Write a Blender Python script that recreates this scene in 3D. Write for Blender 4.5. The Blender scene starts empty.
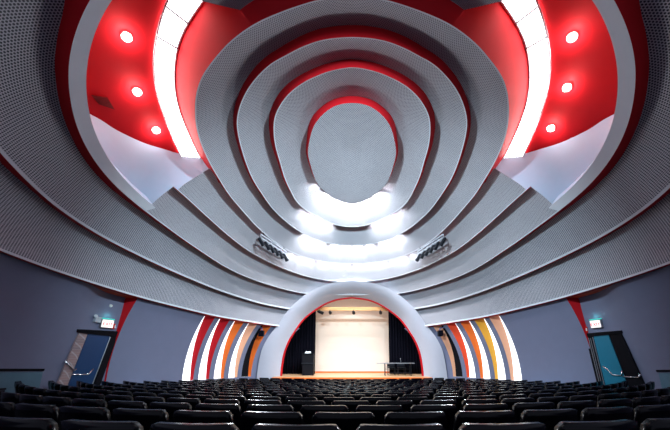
import bpy, bmesh, math, random
from mathutils import Vector, Matrix

random.seed(7)
sc = bpy.context.scene
C = sc.collection

# ------------------------------------------------------------------ camera
CZ = 1.02                       # camera height above the floor under it
F, CU, HOR, PITCH = 300.0, 352.0, 355.0, math.radians(8)
PV = HOR - F * math.tan(PITCH)
cd = bpy.data.cameras.new('camera')
cam = bpy.data.objects.new('camera', cd)
C.objects.link(cam)
cam.location = (0, 0, CZ)
cam.rotation_euler = (math.pi / 2 + PITCH, 0, 0)
cd.sensor_width = 36.0
cd.sensor_fit = 'HORIZONTAL'
cd.lens = 36.0 * F / 670.0
cd.shift_x = -(CU - 335.0) / 670.0
cd.shift_y = (PV - 215.0) / 670.0
cd.clip_start = 0.05
sc.camera = cam

# ------------------------------------------------------------------ world, exposure, house and fill lights
w = bpy.data.worlds.new('world')
sc.world = w
w.use_nodes = True
bg = w.node_tree.nodes['Background']
bg.inputs[0].default_value = (0.50, 0.52, 0.68, 1)
bg.inputs[1].default_value = 0.64
sc.view_settings.view_transform = 'Standard'
sc.view_settings.look = 'None'
sc.view_settings.gamma = 1.0
sc.view_settings.exposure = 0.28
sc.view_settings.use_curve_mapping = False


def aim(o, target):
    d = Vector(target) - o.location
    o.rotation_euler = d.to_track_quat('-Z', 'Y').to_euler()


def lamp(name, kind, loc, target, power, color=(1, 1, 1), **kw):
    """loc / target are relative to the camera point"""
    ld = bpy.data.lights.new(name, kind)
    ld.energy = power
    ld.color = color
    for k, v in kw.items():
        setattr(ld, k, v)
    o = bpy.data.objects.new(name, ld)
    C.objects.link(o)
    o.location = Vector(loc) + Vector((0, 0, CZ))
    aim(o, Vector(target) + Vector((0, 0, CZ)))
    return o


# front-of-house spots on the rear wall above the camera, aimed at the arch and the forward ceiling
for hs in (-1, 1):
    lamp('house_spot', 'SPOT', (hs * 2.8, 1.2, 5.0), (-hs * 3.6, 13.0, 1.3), 4700, (0.72, 0.92, 1.0),
         spot_size=math.radians(66), spot_blend=0.8, shadow_soft_size=0.10)
# added fill lamps without fixtures beside the arch, brightening the rear ceiling
for hs in (-1, 1):
    lamp('ceiling_fill', 'SPOT', (hs * 4.35, 14.0, 1.25), (-hs * 0.6, 3.2, 5.4), 500, (0.90, 0.95, 1.0),
         spot_size=math.radians(76), spot_blend=0.6, shadow_soft_size=0.4)
    # added low lamp tinting the wall teal between the side exit and the windows
    lamp('teal_fill', 'POINT', (hs * 6.5, 10.8, -1.45), (0, 0, 0), 7 if hs > 0 else 4, (0.10, 0.65, 1.0), shadow_soft_size=0.1)
# stage lighting
lamp('stage_wash', 'AREA', (0, 16.3, 3.1), (0, 17.6, 0.4), 34, (1.0, 0.84, 0.70), shape='RECTANGLE', size=3.4, size_y=0.5)
lamp('stage_floor_wash', 'AREA', (0, 15.9, 2.9), (0, 16.2, -1.0), 40, (1.0, 0.80, 0.62), shape='RECTANGLE', size=3.0, size_y=0.5)

# ------------------------------------------------------------------ geometry helpers
PA, PB, PC, YC, ZC = 8.3, 12.0, 7.4, 5.0, -1.1      # the egg of the hall, relative to the camera point
ct, st = math.cos(PITCH), math.sin(PITCH)


def ray(u, v):
    xc, yc = (u - CU) / F, (PV - v) / F
    return Vector((xc, ct - yc * st, st + yc * ct))


def hit(u, v, d=0.0):
    r = ray(u, v)
    a, b, c = PA + d, PB + d, PC + d
    D = Vector((r.x / a, r.y / b, r.z / c))
    o = Vector((0, -YC / b, -ZC / c))
    A = D.dot(D); B = 2 * o.dot(D); K = o.dot(o) - 1
    t = (-B + math.sqrt(max(B * B - 4 * A * K, 0))) / (2 * A)
    return r * t


def at_y(u, v, y):
    r = ray(u, v)
    return r * (y / r.y)


def pchip(xs, ys):
    n = len(xs)
    h = [xs[i + 1] - xs[i] for i in range(n - 1)]
    d = [(ys[i + 1] - ys[i]) / h[i] for i in range(n - 1)]
    m = [0.0] * n
    for i in range(1, n - 1):
        if d[i - 1] * d[i] > 0:
            w1, w2 = 2 * h[i] + h[i - 1], h[i] + 2 * h[i - 1]
            m[i] = (w1 + w2) / (w1 / d[i - 1] + w2 / d[i])
    m[0] = 0.0 if xs[0] == 0 else d[0]
    m[-1] = 0.0 if xs[-1] == 180 else d[-1]

    def f(x):
        if x <= xs[0]:
            return ys[0]
        if x >= xs[-1]:
            return ys[-1]
        i = 0
        while x > xs[i + 1]:
            i += 1
        t = (x - xs[i]) / h[i]
        return ((1 + 2 * t) * (1 - t) ** 2 * ys[i] + t * (1 - t) ** 2 * h[i] * m[i]
                + t * t * (3 - 2 * t) * ys[i + 1] + t * t * (t - 1) * h[i] * m[i + 1])
    return f


PX, PYY = 352.0, 150.0


def lerp(a, b, t):
    return a + (b - a) * t


def polar(p):
    dx, dy = PX - p[0], PYY - p[1]
    return math.degrees(math.atan2(dx, dy)), math.hypot(dx, dy)


def curve(pts):
    q = sorted((polar(p) for p in pts), key=lambda a: a[0])
    xs, ys = [], []
    for a, r in q:
        a = max(0.0, min(180.0, a))
        if xs and a - xs[-1] < 0.3:
            continue
        xs.append(a); ys.append(r)
    f = pchip(xs, ys)
    x0, x1 = xs[0], xs[-1]
    even0, even1 = x0 < 0.5, x1 > 179.5
    n = max(40, int((x1 - x0) * 2))
    g = [f(lerp(x0, x1, i / n)) for i in range(n + 1)]
    for _ in range(60):             # soften the tracing noise; ends mirror or stay
        e0 = g[1] if even0 else 2 * g[0] - g[1]
        e1 = g[-2] if even1 else 2 * g[-1] - g[-2]
        h = [e0] + g + [e1]
        g = [0.25 * h[i] + 0.5 * h[i + 1] + 0.25 * h[i + 2] for i in range(n + 1)]

    def out(x):
        t = max(0.0, min(1.0, (x - x0) / (x1 - x0))) * n
        i = min(int(t), n - 1)
        return lerp(g[i], g[i + 1], t - i)
    return out


def pix(th, r):
    """th in degrees from straight up, positive to the left (negative mirrors to the right)"""
    t = math.radians(th)
    return PX - r * math.sin(t), PYY - r * math.cos(t)


def sstep(a, b, x):
    t = max(0.0, min(1.0, (x - a) / (b - a)))
    return t * t * (3 - 2 * t)


# ------------------------------------------------------------------ object helpers
def wloc(o):
    return o['_w'] if '_w' in o else (0, 0, 0)


WL = {}


def link_mesh(name, verts, faces, m, parent=None, smooth=False, uvs=None, mats=None, fmat=None, origin=None):
    """verts are camera-relative; the mesh is stored about its origin"""
    if parent is not None:
        org = WL[parent.name]
    elif origin is not None:
        org = Vector(origin)
    else:
        lo = Vector([min(v[i] for v in verts) for i in range(3)])
        hi = Vector([max(v[i] for v in verts) for i in range(3)])
        org = Vector(((lo.x + hi.x) / 2, (lo.y + hi.y) / 2, lo.z))
    me = bpy.data.meshes.new(name)
    me.from_pydata([tuple(Vector(v) - org) for v in verts], [], faces)
    for mm in (mats or [m]):
        me.materials.append(mm)
    if fmat:
        for p, k in zip(me.polygons, fmat):
            p.material_index = k
    if smooth:
        for p in me.polygons:
            p.use_smooth = True
    if uvs is not None:
        uv = me.uv_layers.new(name='UVMap')
        for l in me.loops:
            uv.data[l.index].uv = uvs[l.vertex_index]
    me.update()
    o = bpy.data.objects.new(name, me)
    C.objects.link(o)
    if parent is not None:
        o.parent = parent
        WL[o.name] = org
    else:
        o.location = org + Vector((0, 0, CZ))
        WL[o.name] = org
    return o


def empty(name, loc):
    o = bpy.data.objects.new(name, None)
    C.objects.link(o)
    o.empty_display_size = 0.1
    o.location = Vector(loc) + Vector((0, 0, CZ))
    WL[o.name] = Vector(loc)
    return o


def tag(o, label=None, cat=None, group=None, kind=None):
    if label: o['label'] = label
    if cat: o['category'] = cat
    if group: o['group'] = group
    if kind: o['kind'] = kind
    return o


class MB:
    """collects shapes of one mesh"""
    def __init__(s):
        s.v, s.f = [], []

    def add(s, vs, fs):
        n = len(s.v)
        s.v += [Vector(v) for v in vs]
        s.f += [tuple(i + n for i in f) for f in fs]
        return s

    def grid(s, rows, closed=False):
        n, m = len(rows), len(rows[0])
        vs = [p for r in rows for p in r]
        fs = []
        for i in range(n - 1):
            for j in range(m if closed else m - 1):
                k = (j + 1) % m
                fs.append((i * m + j, i * m + k, (i + 1) * m + k, (i + 1) * m + j))
        return s.add(vs, fs)

    def box(s, lo, hi, M=None, bev=0.0):
        bm = bmesh.new()
        bmesh.ops.create_cube(bm, size=1)
        lo, hi = Vector(lo), Vector(hi)
        for v in bm.verts:
            v.co = Vector([lerp(lo[i], hi[i], v.co[i] + 0.5) for i in range(3)])
        if bev:
            bmesh.ops.bevel(bm, geom=bm.edges[:], offset=bev, segments=2, profile=0.6, affect='EDGES')
        if M is not None:
            for v in bm.verts:
                v.co = M @ v.co
        bm.verts.index_update()
        s.add([v.co.copy() for v in bm.verts], [[v.index for v in f.verts] for f in bm.faces])
        bm.free()
        return s

    def tube(s, pts, r, n=8, caps=True):
        pts = [Vector(p) for p in pts]
        rs = r if isinstance(r, (list, tuple)) else [r] * len(pts)
        rows = []
        for i, p in enumerate(pts):
            d = (pts[min(i + 1, len(pts) - 1)] - pts[max(i - 1, 0)]).normalized()
            a = d.orthogonal().normalized() if i == 0 else (a - d * a.dot(d)).normalized()
            b = d.cross(a)
            rows.append([p + (a * math.cos(2 * math.pi * k / n) + b * math.sin(2 * math.pi * k / n)) * rs[i] for k in range(n)])
        s.grid(rows, closed=True)
        if caps:
            o = len(s.v) - len(pts) * n
            s.f.append(tuple(o + k for k in range(n))[::-1])
            s.f.append(tuple(o + (len(pts) - 1) * n + k for k in range(n)))
        return s

    def prism(s, quad, nrm, t):
        """a slab: polygon quad pushed by t along nrm"""
        q = [Vector(p) for p in quad]
        k = len(q)
        e = [p + Vector(nrm) * t for p in q]
        fs = [tuple(range(k))[::-1], tuple(range(k, 2 * k))]
        for i in range(k):
            j = (i + 1) % k
            fs.append((i, j, k + j, k + i))
        return s.add(q + e, fs)

    def build(s, name, m, parent=None, smooth=False, origin=None):
        return link_mesh(name, s.v, s.f, m, parent, smooth, origin=origin)


# ------------------------------------------------------------------ materials
def mat(name, col, rough=0.6, spec=0.4, metal=0.0, noise=0.0, nscale=6.0, emit=None, estr=1.0):
    m = bpy.data.materials.new(name)
    m.use_nodes = True
    nt = m.node_tree
    b = nt.nodes['Principled BSDF']
    b.inputs['Roughness'].default_value = rough
    b.inputs['Metallic'].default_value = metal
    b.inputs['Specular IOR Level'].default_value = spec
    b.inputs['Base Color'].default_value = (*col, 1)
    if noise:
        tc = nt.nodes.new('ShaderNodeTexCoord')
        nz = nt.nodes.new('ShaderNodeTexNoise')
        nz.inputs['Scale'].default_value = nscale
        nz.inputs['Detail'].default_value = 4
        nt.links.new(tc.outputs['Object'], nz.inputs['Vector'])
        mx = nt.nodes.new('ShaderNodeMix')
        mx.data_type = 'RGBA'
        mx.inputs['A'].default_value = (*[c * (1 - noise) for c in col], 1)
        mx.inputs['B'].default_value = (*[min(1, c * (1 + noise)) for c in col], 1)
        nt.links.new(nz.outputs['Fac'], mx.inputs['Factor'])
        nt.links.new(mx.outputs['Result'], b.inputs['Base Color'])
    if emit:
        b.inputs['Emission Color'].default_value = (*emit, 1)
        b.inputs['Emission Strength'].default_value = estr
    return m


def perforated(name, base, hole, pitch=0.056, rad=0.3, lip=0.075):
    """acoustic plaster board with staggered round holes; uv in metres, v = distance from the lip"""
    m = mat(name, base, 0.62, 0.35)
    nt = m.node_tree
    N, L = nt.nodes, nt.links
    b = N['Principled BSDF']
    uv = N.new('ShaderNodeUVMap'); uv.uv_map = 'UVMap'
    sp = N.new('ShaderNodeSeparateXYZ'); L.new(uv.outputs[0], sp.inputs[0])

    def mth(op, a, bb=None):
        n = N.new('ShaderNodeMath'); n.operation = op
        for i, x in enumerate((a, bb)):
            if x is None: continue
            if isinstance(x, (int, float)): n.inputs[i].default_value = x
            else: L.new(x, n.inputs[i])
        return n.outputs[0]
    vy = mth('DIVIDE', sp.outputs[1], pitch * 0.8)
    row = mth('FLOOR', vy)
    odd = mth('MULTIPLY', mth('MODULO', row, 2.0), 0.5)
    vx = mth('ADD', mth('DIVIDE', sp.outputs[0], pitch), odd)
    fx = mth('SUBTRACT', mth('FRACT', vx), 0.5)
    fy = mth('MULTIPLY', mth('SUBTRACT', mth('FRACT', vy), 0.5), 0.8)
    dd = mth('SQRT', mth('ADD', mth('MULTIPLY', fx, fx), mth('MULTIPLY', fy, fy)))
    isin = mth('LESS_THAN', dd, rad)
    notlip = mth('GREATER_THAN', sp.outputs[1], lip)
    fac = mth('MULTIPLY', isin, notlip)
    tc = N.new('ShaderNodeTexCoord')
    nz = N.new('ShaderNodeTexNoise'); nz.inputs['Scale'].default_value = 1.7; nz.inputs['Detail'].default_value = 5
    L.new(tc.outputs['Object'], nz.inputs['Vector'])
    m0 = N.new('ShaderNodeMix'); m0.data_type = 'RGBA'
    m0.inputs['A'].default_value = (*[c * 0.9 for c in base], 1)
    m0.inputs['B'].default_value = (*[min(1, c * 1.1) for c in base], 1)
    L.new(nz.outputs['Fac'], m0.inputs['Factor'])
    m1 = N.new('ShaderNodeMix'); m1.data_type = 'RGBA'
    L.new(fac, m1.inputs['Factor'])
    L.new(m0.outputs['Result'], m1.inputs['A'])
    m1.inputs['B'].default_value = (*hole, 1)
    m2 = N.new('ShaderNodeMix'); m2.data_type = 'RGBA'
    L.new(notlip, m2.inputs['Factor'])
    m2.inputs['A'].default_value = (0.60, 0.63, 0.69, 1)
    L.new(m1.outputs['Result'], m2.inputs['B'])
    L.new(m2.outputs['Result'], b.inputs['Base Color'])
    return m


def brick_mat():
    m = mat('brick', (0.3, 0.22, 0.22), 0.85, 0.2)
    nt = m.node_tree
    tc = nt.nodes.new('ShaderNodeTexCoord')
    bt = nt.nodes.new('ShaderNodeTexBrick')
    bt.inputs['Color1'].default_value = (0.36, 0.23, 0.23, 1)
    bt.inputs['Color2'].default_value = (0.26, 0.20, 0.22, 1)
    bt.inputs['Mortar'].default_value = (0.42, 0.36, 0.38, 1)
    bt.inputs['Scale'].default_value = 7
    mp = nt.nodes.new('ShaderNodeMapping')
    mp.inputs['Rotation'].default_value = (math.pi / 2, 0, math.pi / 2)
    nt.links.new(tc.outputs['Object'], mp.inputs['Vector'])
    nt.links.new(mp.outputs['Vector'], bt.inputs['Vector'])
    nt.links.new(bt.outputs['Color'], nt.nodes['Principled BSDF'].inputs['Base Color'])
    return m


GREY = (0.48, 0.485, 0.545)
M = dict(
    perf=perforated('perforated_plaster', GREY, (0.03, 0.033, 0.055), 0.052, 0.33),
    fine=perforated('fine_perforated_plaster', (0.50, 0.50, 0.555), (0.10, 0.10, 0.13), 0.046, 0.29, 0.035),
    plaster=mat('grey_plaster', (0.66, 0.69, 0.76), 0.6, 0.3, noise=0.04),
    panel=mat('pale_blue_plaster', (0.47, 0.58, 0.74), 0.6, 0.2, noise=0.03),
    arch=mat('arch_plaster', (0.44, 0.455, 0.54), 0.7, 0.1, noise=0.03),
    wall=mat('slate_wall', (0.172, 0.186, 0.285), 0.55, 0.35, noise=0.06, nscale=3),
    red=mat('red_paint', (0.50, 0.009, 0.016), 0.65, 0.12, noise=0.05),
    orange=mat('orange_paint', (0.85, 0.16, 0.02), 0.5, 0.3),
    peach=mat('peach_paint', (0.85, 0.42, 0.26), 0.5, 0.3),
    yellow=mat('amber_paint', (0.85, 0.40, 0.04), 0.5, 0.3),
    coral=mat('coral_paint', (0.85, 0.22, 0.13), 0.5, 0.3),
    redorange=mat('scarlet_paint', (0.80, 0.07, 0.02), 0.5, 0.3),
    carpet=mat('dark_carpet', (0.035, 0.035, 0.045), 0.95, 0.1, noise=0.3, nscale=20),
    trough=mat('luminous_panel', (0.9, 0.9, 0.9), 0.5, 0.2, emit=(1.0, 0.99, 0.97), estr=7.0),
    lens=mat('downlight_lens', (0.9, 0.9, 0.9), 0.4, 0.2, emit=(1.0, 0.95, 0.9), estr=12.0),
    trimwhite=mat('white_trim', (0.8, 0.8, 0.8), 0.4, 0.4),
    pane=mat('bright_window', (0.9, 0.9, 0.92), 0.3, 0.3, emit=(0.97, 0.98, 1.0), estr=1.15),
    black=mat('black_paint', (0.004, 0.004, 0.007), 0.6, 0.12),
    velvet=mat('black_curtain', (0.003, 0.003, 0.007), 0.9, 0.05),
    cream=mat('cream_wall', (0.73, 0.635, 0.57), 0.7, 0.2, noise=0.02),
    wood=mat('light_stage_wood', (0.70, 0.45, 0.25), 0.35, 0.4, noise=0.08, nscale=4),
    beam=mat('tan_beam', (0.72, 0.40, 0.17), 0.5, 0.3),
    bluedoor=mat('blue_door', (0.012, 0.045, 0.13), 0.4, 0.4),
    litdoor=mat('green_lit_door', (0.012, 0.16, 0.26), 0.4, 0.4),  # door leaf with the exit sign's green light put into its colour
    chrome=mat('chrome', (0.75, 0.77, 0.8), 0.2, 0.5, metal=1.0),
    steel=mat('grey_steel', (0.28, 0.29, 0.33), 0.4, 0.4, metal=0.6),
    darkmetal=mat('dark_metal', (0.010, 0.012, 0.018), 0.5, 0.15),
    railgrey=mat('pale_rail', (0.33, 0.36, 0.42), 0.45, 0.4),
    leather=mat('black_upholstery', (0.0012, 0.0012, 0.003), 0.22, 0.16),
    cushion=mat('black_cushion', (0.004, 0.004, 0.007), 0.8, 0.2),
    sign=mat('exit_sign_face', (0.9, 0.9, 0.9), 0.4, 0.3, emit=(1, 0.93, 0.9), estr=0.7),
    signred=mat('exit_letters', (0.8, 0.03, 0.05), 0.4, 0.3, emit=(0.9, 0.02, 0.06), estr=0.5),
    signgreen=mat('sign_cap', (0.05, 0.45, 0.38), 0.4, 0.3, emit=(0.05, 0.7, 0.6), estr=0.5),
    alarm=mat('alarm_red', (0.55, 0.02, 0.01), 0.4, 0.4),
    paleblue=mat('pale_box', (0.45, 0.50, 0.56), 0.5, 0.3),
    niche=mat('blue_green_panel', (0.10, 0.19, 0.26), 0.6, 0.3, noise=0.15, nscale=5),
    paper=mat('white_paper', (0.8, 0.85, 0.9), 0.6, 0.2),
    vent=mat('dark_red_grille', (0.16, 0.01, 0.012), 0.7, 0.2),
    brick=brick_mat(),
    navy=mat('navy_bracket', (0.04, 0.07, 0.2), 0.5, 0.4),
)

# ------------------------------------------------------------------ ceiling outlines (left half, degrees from straight up)
O0 = curve([(352,103),(337,105.3),(325,112.5),(315.4,123.4),(309.3,142),(308,153),(310,163),(318,184),(330,195.5),(340.6,201),(352,203.8)])
O1 = curve([(352,67.2),(336,69.5),(320,74.5),(305,81.5),(294.6,88.4),(282.7,101),(275.2,115),(273.6,127),(275,144),(281,166),(287.6,185),(300.3,206),(319.7,218),(334.6,224.6),(352,227)])
O2 = curve([(352,37),(340,37.6),(322,40),(307,44.8),(284.8,56),(271,63.4),(257.3,76.4),(245.4,92.8),(238,112),(236.5,122),(237.5,132),(241,147),(247,166),(253,180),(262,194),(271,207),(280,216.5),(290,225),(303.5,234),(318,240.5),(331.6,244),(352,245.5)])
O3 = curve([(352,-3.5),(335,-2.5),(317.6,0),(299.7,5.2),(277.3,13.4),(255,23.4),(239,34.2),(226,45.2),(213,60.8),(201.6,76.4),(196,94),(195,109),(195.5,121),(198,135),(204,151.3),(211.3,166.3),(220,180.5),(229,195),(242.7,211),(258,228),(275,242.5),(288.4,251),(305,257.5),(324,262),(352,263.8)])
OB = curve([(173.6,186.6),(180,191.7),(199.4,209.6),(217.3,226),(235,241),(247,250),(262,258.5),(277,266),(290,271),(309,277),(324,280),(338,281.5),(352,282)])
OA = curve([(352,-125),(230,-105),(150,-65),(110,-28),(89.6,0),(79,22.4),(71.6,45),(68.5,65),(68,78),(70,97),(75,122),(80.6,136),(90,154.3),(100,168),(112,182.5),(119.4,189.5),(137.3,204.5),(149,213.8),(167,227),(183.6,239.5),(202.4,252),(217,262),(232,270.6),(254.6,280),(280,288),(305,293.6),(325,294.6),(352,295)])
OC = curve([(352,-250),(150,-220),(30,-160),(-40,-80),(-60,0),(-50,70),(-22,125),(0,152.5),(14,167),(25,178.6),(36,189.5),(50,202),(67,214.6),(83.6,225.3),(100,235.5),(115,243.3),(130,251),(149.7,260.5),(172,271),(190,278.5),(202.4,284),(224.8,292.5),(240,297.5),(262,304),(289,309),(320,313),(352,314)])
OD = curve([(-230,140),(-160,175),(-90,211),(-40,233),(0,249.5),(30,261.3),(60,271.8),(90,281.8),(112.4,288.8),(140.7,297.3),(164.6,303.5),(190,309.8),(204,313.5),(232,319),(254.6,322.5),(276,326),(310,329),(352,330)])
STRIP = curve([(352,-95),(235,-80),(165,-45),(130,-20),(111.3,0),(100,20.5),(92,41),(87.5,62),(86,78),(86.6,97),(91.2,121),(97,138),(107,156),(117,171),(129,183.4),(140,194.5),(150,202.5),(155,207)])
TIN = curve([(260,-60),(220,-20),(202.5,3),(187,25.4),(178,46),(175.5,62),(174.8,82.4),(177.8,103),(184.3,122),(192,139.4),(199.4,155),(206,166),(213,177)])
TOUT = curve([(225,-70),(185,-30),(168,0),(157.6,33),(154,61),(155.4,82.4),(160,103),(167,122),(172.5,136.4),(180,153.3),(188,168)])

def ramp(*kv):
    return pchip([k for k, _ in kv], [v for _, v in kv])

W0 = ramp((0, 7.0), (45, 6.6), (75, 3.2), (105, 1.4), (125, 0.6), (142, -2.5), (180, -4.0))
W1 = ramp((0, 8.0), (45, 8.0), (75, 4.8), (100, 2.2), (120, 1.2), (140, -2.0), (180, -4.0))
W2 = ramp((0, 12.0), (45, 8.5), (75, 4.0), (100, 2.0), (120, 0.8), (142, -2.2), (180, -4.0))
W3 = ramp((0, 30.0), (35, 21.0), (39, 19.5), (60, 14), (98, 2.0), (115, 0.4), (140, -2.2), (180, -4.0))
WB = ramp((90, 1.2), (130, 0.4), (150, -1.0), (180, -2.0))
WA = ramp((0, 30.0), (60, 25.0), (65, 18.5), (75, 14.0), (85, 10.5), (95, 8.2), (103, 4.5), (108, 2.6), (125, 1.0), (150, -1.0), (180, -2.0))
WC = ramp((0, 20), (85, 9.0), (92, 8.0), (97, 4.6), (103, 3.6), (112, 2.0), (130, 0.8), (150, -1.0), (180, -2.0))
WD = ramp((88, 3.8), (100, 3.4), (110, 2.8), (125, 2.0), (180, 1.0))
DEP = 0.30                      # how far each ring's lip hangs below the next ring out
LIPD = -0.20                    # the lowest lip stands proud of the wall

LIPS = {'0': (O0, W0, 0.0), '1': (O1, W1, 0.0), '2': (O2, W2, 0.0), '3': (O3, W3, 0.0), 'B': (OB, WB, 0.0), 'A': (OA, WA, 0.0), 'C': (OC, WC, 0.0), 'D': (OD, WD, LIPD)}


def lip_pt(k, th):
    f, wf, d = LIPS[k]
    return hit(*pix(th, f(abs(th))), d)


def riser_pt(k, th, dep=DEP):
    f, wf, d = LIPS[k]
    return hit(*pix(th, f(abs(th)) + wf(abs(th))), dep)


def band_grid(inner, outer, th0, th1, n, m=9, endfn=None):
    """rows over theta, columns from the inner (upper) edge to the lip; endfn(t) moves the start angle"""
    fi, wi, _ = LIPS[inner]
    fo, wo, do = LIPS[outer]
    rows, uvs = [], []
    for i in range(n + 1):
        row = []
        for j in range(m + 1):
            t = j / m
            a0 = endfn(t) if endfn else th0
            a1 = th1
            th = lerp(a0, a1, i / n)
            a = abs(th)
            r0, r1 = fi(a) + wi(a), fo(a)
            row.append(hit(*pix(th, lerp(r0, r1, t)), lerp(DEP, do, t)))
        rows.append(row)
    ul = 0.0
    for i, row in enumerate(rows):
        if i:
            ul += (row[m // 2 + 1] - rows[i - 1][m // 2 + 1]).length
        dist = [0.0]
        for j in range(m, 0, -1):
            dist.append(dist[-1] + (row[j] - row[j - 1]).length)
        dist = dist[::-1]
        uvs += [(ul, d) for d in dist]
    return rows, uvs


def band_obj(name, rows, uvs, m, parent):
    mb = MB().grid(rows)
    return link_mesh(name, mb.v, mb.f, m, parent, smooth=True, uvs=uvs)


ceil = tag(empty('ceiling', (0, 8, 5)), kind='structure')

# centre disc: from its lip up to a middle point
def disc():
    n, m = 144, 8
    cu, cv = 352, 150
    rows = []
    for i in range(n + 1):
        th = -180 + 360 * i / n
        r = O0(abs(th))
        rows.append([hit(*pix(th, lerp(0.0, r, j / m)), 0.10 * (1 - (j / m)) ** 1) for j in range(m + 1)])
    # planar uv in metres so that the holes run in straight rows
    verts = [p for r in rows for p in r]
    uvs = []
    for row in rows:
        for j, p in enumerate(row):
            uvs.append((p.x + 50, p.y + 50))
    mb = MB().grid(rows)
    link_mesh('centre_disc', mb.v, mb.f, M['fine'], ceil, smooth=True, uvs=uvs)


disc()


def riser(k, th0, th1, n, m, parent, name='riser', dep=DEP, fn=None):
    rows = []
    for i in range(n + 1):
        th = lerp(th0, th1, i / n)
        p = lip_pt(k, th)
        q = fn(th) if fn else riser_pt(k, th, dep)
        rows.append([p, q])
    return MB().grid(rows).build(name, m, parent, smooth=True)


for k in '012':
    riser(k, -180, 180, 200, M['red'], ceil, 'red_riser')
for inner, outer in (('0', '1'), ('1', '2'), ('2', '3')):
    rows, uvs = band_grid(inner, outer, -180, 180, 220)
    band_obj('ceiling_ring', rows, uvs, M['fine'], ceil)

# ring 3 riser: shallow except beside the two side coves, where it climbs to the cove roof
VOID = 0.95


def r3_top(th):
    a = abs(th)
    if 38.71 <= a + 0.02 < 104 and True:
        return hit(*pix(th, TIN(a)), VOID)
    return riser_pt('3', th)


riser('3', -38.7, 38.7, 60, M['red'], ceil, 'red_riser')
for s in (1, -1):
    riser('3', s * 38.7, s * 103.8, 80, M['red'], ceil, 'cove_inner_wall', fn=r3_top)
def far_riser(k, a0, name='red_riser'):
    rows = []
    n = 120
    for i in range(n + 1):
        th = lerp(a0, 360 - a0, i / n)
        th = th if th <= 180 else th - 360
        rows.append([lip_pt(k, th), riser_pt(k, th)])
    MB().grid(rows).build(name, M['red'], ceil, smooth=True)


far_riser('3', 103.0)
far_riser('B', 101.6)
far_riser('A', 100.0)
for s in (1, -1):
    riser('A', s * 0.0, s * 100.5, 110, M['red'], ceil, 'red_riser')
    riser('C', s * 0.0, s * 161.8, 200, M['red'], ceil, 'red_riser')
    riser('D', s * 88, s * 159.5, 120, M['red'], ceil, 'red_riser', dep=0.02)
    # wide bands
    rows, uvs = band_grid('A', 'C', s * 0, s * 161.8, 220, 10)
    band_obj('ceiling_ring', rows, uvs, M['perf'], ceil)
    rows, uvs = band_grid('C', 'D', s * 88, s * 159.5, 140, 8)
    band_obj('ceiling_ring', rows, uvs, M['perf'], ceil)
    # the two short bands that start at the side coves
    e4a, e4b = polar((210, 168.3))[0], polar((173.6, 190.6))[0]
    rows, uvs = band_grid('3', 'B', 0, s * 180, 110, 8, endfn=lambda t: s * lerp(polar((210.2, 168))[0], polar((178.5, 190))[0], t))
    band_obj('ceiling_ring', rows, uvs, M['fine'], ceil)
    rows, uvs = band_grid('B', 'A', 0, s * 180, 110, 8, endfn=lambda t: s * lerp(polar((173.4, 186.8))[0], polar((144, 211.5))[0], t))
    band_obj('ceiling_ring', rows, uvs, M['fine'], ceil)

# rear slab between ring 3 and the outer strip, ending at the coves
def end_slab(t):
    return polar((lerp(243.6, 130, t), lerp(14.6, -17.5, t)))[0]


rows, uv = [], []
n, m = 70, 8
for i in range(-n, n + 1):
    row = []
    for j in range(m + 1):
        t = j / m
        th = end_slab(t) * i / n
        a = abs(th)
        row.append(hit(*pix(th, lerp(O3(a) + W3(a), STRIP(a), t)), lerp(DEP, 0.06, t)))
    rows.append(row)
us = 0
for i, row in enumerate(rows):
    for j, p in enumerate(row):
        uv.append((i * 0.09 + 40, (m - j) * 0.35))
band_obj('ceiling_ring', rows, uv, M['perf'], ceil)
# slab's end faces turned to the coves
for s in (1, -1):
    r2 = []
    for j in range(m + 1):
        t = j / m
        th = s * end_slab(t)
        a = abs(th)
        q = pix(th, lerp(O3(a) + W3(a), STRIP(a), t))
        r2.append([hit(*q, lerp(DEP, 0.06, t)), hit(q[0], q[1] - 2, VOID)])
    MB().grid(r2).build('cove_end_wall', M['red'], ceil)

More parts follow.
